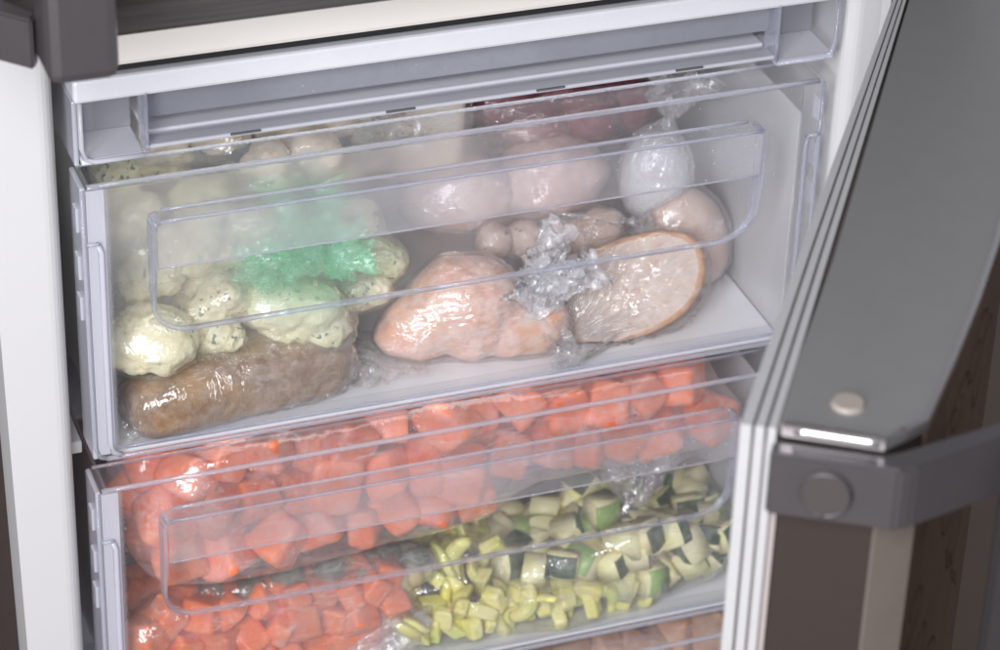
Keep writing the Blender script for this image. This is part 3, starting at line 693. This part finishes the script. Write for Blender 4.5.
bm = bmesh.new(); o0 = bread.location-bu*.047-bv*.021+bn*.0035
for k in range(26):
    a = R(-6+74*(k+random.uniform(-.35, .35))/25); L = random.uniform(.030, .074); s0 = random.uniform(.004, .018)
    pts = []
    for i in range(9):
        q = s0+(L-s0)*i/8; p = o0+bu*(q*math.cos(a))+bv*(q*math.sin(a)*.92)+bn*(.0008+.0012*math.sin(i*.9+k))
        x, y = (p-bread.location).dot(bu), (p-bread.location).dot(bv)
        if (x/.047)**2+(y/.028)**2 < 1 or i < 2: pts.append((p.x, max(p.y, FRONT+.001), max(p.z, FL+.001)))
    if len(pts) > 2: tube(bm, pts, lambda t: .00042*math.sin(math.pi*min(1, max(.08, t))), 5)
cre = from_bm('film_creases', bm, mat_film('crease_film', (.99, .99, .99), .5, .3, (.95, .93, .92), 2.0, .14, 60, .3), None, True)
cre.parent = bfm; cre.matrix_parent_inverse = Matrix.Translation(-bfm.location)
# bagged piece behind the bread
m7 = mat_food('pale_tan_meat', (.62, .42, .30), (.76, .60, .50), .3, None, rough=.45, scale=45, c3=(.55, .25, .15))
p7 = blob('chicken_fillet', (.4000, .088, -.1540), [(0, 0, 0, .020), (.004, .002, .014, .016), (-.006, 0, .024, .015), (.004, -.006, -.006, .017), (-.018, 0, .020, .014)], m7, .006, 4, .0015, 60, zmin=FL+.001)
tag(p7, 'tan frozen fillet standing behind the bread against the drawer side', 'meat piece')
fro = mat_film('frosty_bag', (.97, .97, .98), .12, .3, (.86, .86, .9), 1.4, .18, 45, .9, frost=.2)
film('food_bag', [p7], (.4000, .088, -.146), (.026, .022, .035), fro, 'frosty clear bag round the tan fillet behind the bread', 'food bag', amp=.0014, floor=FL, sub=5)
# knotted white bag
wm = mat_food('white_frozen_lump', (.74, .74, .75), (.84, .84, .85), .3, None, sss=.2)
p6 = blob('frozen_lump', (.382, .102, -.112), [(0, 0, 0, .018), (.0, 0, .016, .016), (-.004, 0, -.012, .014)], wm, .006, 4, .0016, 60)
tag(p6, 'whitish frozen lump high on the right above the bread', 'frozen lump')
wb = mat_film('white_thin_bag', (.96, .96, .97), .26, .35, (.90, .90, .93), 1.5, .16, 40, 1.0, frost=.14, streak=(1.6, 1.6, .6))
f6 = film('tied_bag', [p6], (.382, .102, -.110), (.024, .022, .03), wb, 'whitish thin bag tied shut, above the bread and beside the pink meat', 'tied bag', knot=(.388, .100, -.068), amp=.0018, streaks=12, sub=6)
frill('bag_tail', (.388, .100, -.068), (.1, -.2, .95), .028, .004, .017, wb, f6, 6, 9)
frill('bag_tail', (.378, .088, -.132), (-.75, -.6, -.4), .030, .006, .018, wb, f6, 6, 10)
# pink meat pieces
pk = mat_food('pale_pink_meat', (.70, .42, .36), (.82, .62, .56), .22, None, rough=.4, scale=40, sss=.3)
pinks = []
for i, (c, S, l) in enumerate([((.320, .130, -.113), [(0, 0, 0, .026), (.020, 0, -.002, .020), (-.018, 0, -.006, .018)], 'smooth pink meat lump at the middle back above the bumpy pieces'),
                               ((.262, .125, -.116), [(0, 0, 0, .022), (-.02, .004, -.004, .016), (.016, 0, .002, .018)], 'rosy pink meat lump at the back behind the chicken')]):
    o = blob('meat_piece', c, S, pk, .005, 5, .0035, 55); pinks.append(tag(o, l, 'meat piece'))
mince = mat_food('pale_minced_meat', (.72, .50, .40), (.84, .66, .56), .25, (.10, .08, .09), 90, .66, .5, 90, .9)
GM = 'pale bumpy meat pieces behind the chicken'
for i, (x, y, z, r) in enumerate([(.270, .085, -.128, .0115), (.289, .088, -.131, .0125), (.312, .090, -.138, .0125), (.342, .090, -.135, .0160), (.327, .094, -.142, .013), (.300, .094, -.145, .013)]):
    pinks.append(tag(blob('meatball', (x, y, z), [(0, 0, 0, r*.85), (r*.3, 0, r*.2, r*.5), (-r*.3, 0, -r*.2, r*.5)], mince, .003, 4, r*.14, 1.9/r, seed=i), 'pale bumpy meatball between the chicken and the pink lumps', 'meatball', GM))
film('food_bag', pinks, (.303, .108, -.125), (.06, .036, .03), clear1, 'clear bag over the pink lumps and meatballs behind the chicken', 'food bag', knot=(.372, .095, -.140), amp=.0015, floor=FL, ksig=.3)
# dark red bag at the back
rd = mat_food('dark_red_fruit', (.13, .008, .018), (.28, .025, .045), .10, None, rough=.3, scale=40, sss=.1)
GR = 'dark red frozen fruit lumps at the back'
reds = []
for i, (x, y, z, r) in enumerate([(.300, .165, -.074, .024), (.335, .175, -.068, .026), (.370, .180, -.070, .025), (.318, .150, -.090, .022), (.352, .155, -.088, .024), (.385, .165, -.090, .02), (.300, .200, -.070, .024), (.350, .210, -.065, .026)]):
    reds.append(tag(blob('fruit_lump', (x, y, z), [(0, 0, 0, r*.9), (r*.4, 0, -.2*r, r*.6)], rd, .005, 3, r*.08, 1.5/r, seed=i), 'dark red frozen lump deep at the back of the drawer', 'fruit', GR))
redf = mat_film('dim_clear_bag', (.93, .90, .91), .05, .22, (.70, .60, .64), 1.3, .14, 40, 1.0, frost=.06)
rf = film('food_bag', reds, (.345, .178, -.078), (.07, .04, .03), redf, 'big see-through bag of dark red fruit at the back right', 'food bag', amp=.0025, knot=(.415, .150, -.070), nscale=35)

# ------------------------------------------------------------------ middle drawer contents
F2 = FL-DZ
car = mat_food('frozen_carrot', (.78, .12, .022), (.88, .22, .045), .30, None, rough=.4, scale=50, bump=.35, sss=.3, randomise=.2, fscale=60)
car2 = mat_food('bright_carrot', (.80, .13, .018), (.90, .23, .04), .16, None, rough=.35, scale=50, bump=.35, sss=.3, randomise=.2, fscale=60)
def chunk_mesh(name, sx, sy, sz, m, kind=0, seed=0):
    """a knife-cut piece: kind 0 a blunt block, 1 a wedge with a rounded skin side (second material)"""
    rs = random.Random(seed); bm = bmesh.new()
    if kind == 0:
        bmesh.ops.create_cube(bm, size=2); bmesh.ops.subdivide_edges(bm, edges=bm.edges[:], cuts=7, use_grid_fill=True)
        tx, ty = rs.uniform(-.28, .28), rs.uniform(-.2, .2); off = rs.uniform(0, 9)
        for v in bm.verts:
            p = v.co.copy(); k = (abs(p.x)**8+abs(p.y)**8+abs(p.z)**8)**(-1/8); p *= k
            p += p.normalized()*noise.noise(p*1.4+Vector((off, 0, 0)))*.10+p.normalized()*noise.noise(p*5+Vector((off, 0, 0)))*.03
            v.co = Vector((p.x*sx*(1+tx*p.z), p.y*sy*(1+ty*p.z), p.z*sz))
    else:
        pts = [(-sx, -sy), (sx, -sy)]+[(sx*math.cos(a), sy*(.78+.34*math.sin(a))) for a in np.linspace(0, math.pi, 7)]
        prism(bm, pts, -sz, sz); bm.normal_update()
        for f_ in bm.faces:
            if abs(f_.normal.z) < .6 and f_.calc_center_median().y > sy*.80: f_.material_index = 1
        bmesh.ops.bevel(bm, geom=[e for e in bm.edges if e.calc_face_angle(0) > .7], offset=.0010, segments=2, affect='EDGES')
        for v in bm.verts: v.co += Vector([rs.uniform(-.0003, .0003) for _ in range(3)])
    me = bpy.data.meshes.new(name); bm.to_mesh(me); bm.free()
    for q in (m if isinstance(m, list) else [m]): me.materials.append(q)
    me.polygons.foreach_set('use_smooth', [True]*len(me.polygons))
    return me
def rand_rot(amt=3.14): return (random.uniform(-amt, amt), random.uniform(-amt, amt), random.uniform(-amt, amt))
def scatter(name, meshes, pts, label, cat, group, amt=3.14, sc_=(.85, 1.15)):
    out = []
    for p in pts:
        o = bpy.data.objects.new(name, random.choice(meshes)); sc.collection.objects.link(o)
        o.location = p; o.rotation_euler = rand_rot(amt); s = random.uniform(*sc_); o.scale = (s, s*random.uniform(.9, 1.1), s)
        out.append(tag(o, label, cat, group))
    xs = [p[0] for p in pts]; zs_ = sorted(p[2] for p in pts); lo, hi = min(xs), max(xs); mid = zs_[len(zs_)//2]
    for o in out:
        k = min(2, int(3*(o.location.x-lo)/(hi-lo+1e-6)))
        o['label'] = f"{label}, {('upper', 'lower')[o.location.z < mid]} layer, {('left end', 'middle', 'right end')[k]}"
    return out
def pack(x0, x1, y0, y1, z0, z1, step, jit=.22, cut=None):
    P = []; nz = max(1, int(round((z1-z0)/step))); ny = max(1, int(round((y1-y0)/step))); nx = max(1, int(round((x1-x0)/step)))
    for k in range(nz):
        for j in range(ny):
            for i in range(nx):
                x = x0+(x1-x0)*(i+.5+.5*((j+k) % 2)-.25)/nx; y = y0+(y1-y0)*(j+.5)/ny; z = z0+(z1-z0)*(k+.5)/nz
                p = Vector((x, y, z))+Vector([random.uniform(-jit, jit)*step for _ in range(3)])
                if cut is None or cut(p): P.append(p)
    return P
cm = [chunk_mesh('carrot_chunk', .0135, .0120, .0145, car, 0, s) for s in range(9)]
# long bag across the drawer: thins out towards the right end
def cut1(p):
    top = -.205 - max(0, p.x-.36)*.5; bot = -.292+max(0, p.x-.20)*.16
    return bot+.006 < p.z < top and (p.x > .030) and (p.y < .075 or p.z > -.235)
c1 = scatter('carrot_chunk', cm, pack(.026, .400, .022, .098, -.292, -.203, .0258, cut=cut1), 'orange-red carrot chunk in long frosty bag', 'carrot chunk', 'carrot chunks in the long frosty bag')
frz = mat_film('frosted_carrot_bag', (.99, .985, .985), .06, .20, (.96, .92, .92), 1.3, .17, 36, .7, frost=.30)
film('freezer_bag', c1, (.205, .058, -.248), (.19, .045, .045), frz, 'long frost-clouded bag of carrot chunks lying across the vegetable drawer', 'freezer bag', amp=.0014, floor=F2, gap=.0010, nscale=38)
cm2 = [chunk_mesh('carrot_chunk', .0095, .0085, .0105, car2, 0, s+9) for s in range(8)]
c2 = scatter('carrot_chunk', cm2, pack(.022, .192, .016, .080, F2+.004, -.312, .0180, cut=lambda p: p.z < -.318-.10*max(0, p.x-.15)), 'bright orange carrot chunk in corner bag', 'carrot chunk', 'carrot chunks in the corner bag')
frz2 = mat_film('clear_carrot_bag', (.985, .97, .96), .07, .24, (.92, .88, .88), 1.7, .15, 45, 1.0, frost=.22)
cbag = film('freezer_bag', c2, (.107, .048, -.345), (.09, .036, .03), frz2, 'bag of bright carrot chunks low in the left corner of the vegetable drawer', 'freezer bag', amp=.0015, floor=F2, knot=(.205, .022, -.350), ksig=.3)
crumple('gathered_end', (.186, .022, -.361), [(0, 0, 0, .010), (.011, 0, .003, .009), (-.012, 0, .001, .009), (-.022, .002, -.001, .008), (.020, 0, .006, .006), (0, 0, .008, .007)], mat_film('milky_bag_end', (.99, .99, 1), .8, .4, (.95, .95, .97), 1.7, .14, 70, .9), cbag, .006, 65, 5)
# greens
gm = mat_food('dark_green_leaves', (.03, .075, .03), (.09, .17, .06), .25, None, rough=.5, scale=80, bump=.8, sss=.05)
ym = mat_food('yellow_pepper', (.60, .48, .16), (.70, .60, .26), .25)
sp = []
for i in range(16):
    x = .080+.0085*i; c = (x, .045+.012*math.sin(i*2.1), -.3145+.004*math.sin(i*1.7)-.00006*i*i)
    sp.append(tag(blob('frozen_green', c, [(0, 0, 0, .0075), (.006, 0, .002, .006), (-.005, .002, -.002, .006)], ym if i % 5 == 4 else gm, .002, 3, .002, 150, seed=i),
                  'pale yellow lump in the thin layer of greens' if i % 5 == 4 else 'dark green leafy lump between the two carrot bags', 'frozen greens', 'yellow lumps among the greens' if i % 5 == 4 else 'dark green lumps between the carrot bags'))
film('food_bag', sp, (.145, .046, -.318), (.075, .022, .012), fro, 'narrow cloudy bag of dark greens squeezed between the carrot bags', 'food bag', amp=.0012, sub=5)
# courgette
zf = mat_food('courgette_flesh', (.92, .84, .42), (.94, .90, .62), .10, None, rough=.4, scale=70, bump=.25, sss=.3, c3=(.80, .84, .40))
zs = mat_food('courgette_skin', (.012, .035, .018), (.05, .13, .04), .12, None, rough=.35, scale=60, bump=.2, sss=0)
zs2 = mat_food('light_green_skin', (.20, .40, .08), (.42, .60, .20), .12, None, rough=.35, scale=60, bump=.2, sss=0)
zm = [chunk_mesh('courgette_chunk', .0090+.0012*(s % 3), .0085, .0080+.0012*(s % 2), [zf, zs if s % 3 else zs2], 1, s) for s in range(6)]
def cutz(p): return p.z < -.318-.02*abs(p.x-.36)/.1+.0 and p.z > F2+.014+.016*max(0, (.345-p.x)/.08)
def face_skin(objs):
    for o in objs:
        if random.random() < .30:
            d = Vector((random.uniform(-.9, .9), random.uniform(-1, -.1), random.uniform(-.2, 1))).normalized()
            o.rotation_euler = d.to_track_quat('Y', 'Z').to_euler()
    return objs
c3_ = scatter('courgette_chunk', zm, pack(.252, .420, .016, .094, F2+.012, -.312, .0168, cut=cutz), 'pale courgette chunk with green skin', 'courgette chunk', 'diced courgette chunks')
face_skin(c3_)
zb_ = mat_film('clear_courgette_bag', (.985, .985, .98), .035, .22, (.88, .89, .88), 1.6, .13, 45, .9, frost=.10)
zbag = film('freezer_bag', c3_, (.337, .055, -.342), (.09, .042, .028), zb_, 'clear bag of diced courgette on the right of the vegetable drawer', 'freezer bag', amp=.0013, floor=F2, knot=(.350, .030, -.300), ksig=.25)
frill('bag_tail', (.350, .034, -.308), (.3, .6, .6), .035, .006, .022, fro, zbag, 6, 13)
# yellow beans and leek rings
yb = mat_food('yellow_bean', (.84, .78, .16), (.92, .88, .40), .15, None, rough=.35, scale=60, bump=.25, sss=.3, c3=(.74, .80, .22))
def curl(name, seed):
    rs = random.Random(seed); bm = bmesh.new(); r = rs.uniform(.0085, .0135); a0 = rs.uniform(1.0, 2.6); n = 10
    tube(bm, [(r*math.cos(a0*k/n)-r*.4, r*math.sin(a0*k/n)-r*.4, .0015*math.sin(k)) for k in range(n+1)], lambda t: .0046*(.75+.5*math.sin(t*3.14)), 7)
    for v in bm.verts: v.co.z *= .62
    me = bpy.data.meshes.new(name); bm.to_mesh(me); bm.free(); me.materials.append(yb); me.polygons.foreach_set('use_smooth', [True]*len(me.polygons)); return me
yms = [curl('pepper_strip', s) for s in range(3)]+[chunk_mesh('pepper_slice', .0085+.0012*(s % 3), .0058, .0036+.0008*(s % 2), yb, 0, s+30) for s in range(7)]
c4 = scatter('pepper_strip', yms, pack(.188, .385, .012, .046, F2+.003, F2+.030, .0118, .3, cut=lambda p: p.z < F2+.026-.20*max(0, p.x-.30) and p.x < .37 and (p.y < .036 or p.z > F2+.018)), 'yellow-green vegetable slice in flat bag', 'vegetable strip', 'yellow-green vegetable strips')
c4 += scatter('pepper_strip', yms, pack(.200, .262, .040, .085, -.352, -.322, .0150, .3), 'yellow-green vegetable slice in flat bag', 'vegetable strip', 'yellow-green vegetable strips')
film('freezer_bag', c4, (.280, .036, -.358), (.10, .03, .02), zb_, 'flat clear bag of yellow-green vegetable strips under the courgette', 'freezer bag', amp=.0012, floor=F2)

# ------------------------------------------------------------------ lowest drawer contents (only a sliver shows)
om = mat_food('orange_brown_pieces', (.55, .22, .08), (.75, .50, .32), .25, None, rough=.4, scale=50, randomise=.3)
oms = [chunk_mesh('fish_chunk', .012, .009, .010, om, 0, s) for s in range(4)]
c5 = scatter('fish_chunk', oms, pack(.22, .415, .02, .09, -.452, -.408, .020), 'orange-brown frozen chunk in bottommost drawer', 'frozen chunk', 'orange-brown chunks in the bottommost drawer')
film('freezer_bag', c5, (.318, .055, -.43), (.1, .04, .025), frz2, 'pinkish cloudy bag in the bottommost drawer', 'freezer bag', amp=.0014, floor=F2-DZ)
bpy.context.view_layer.update()
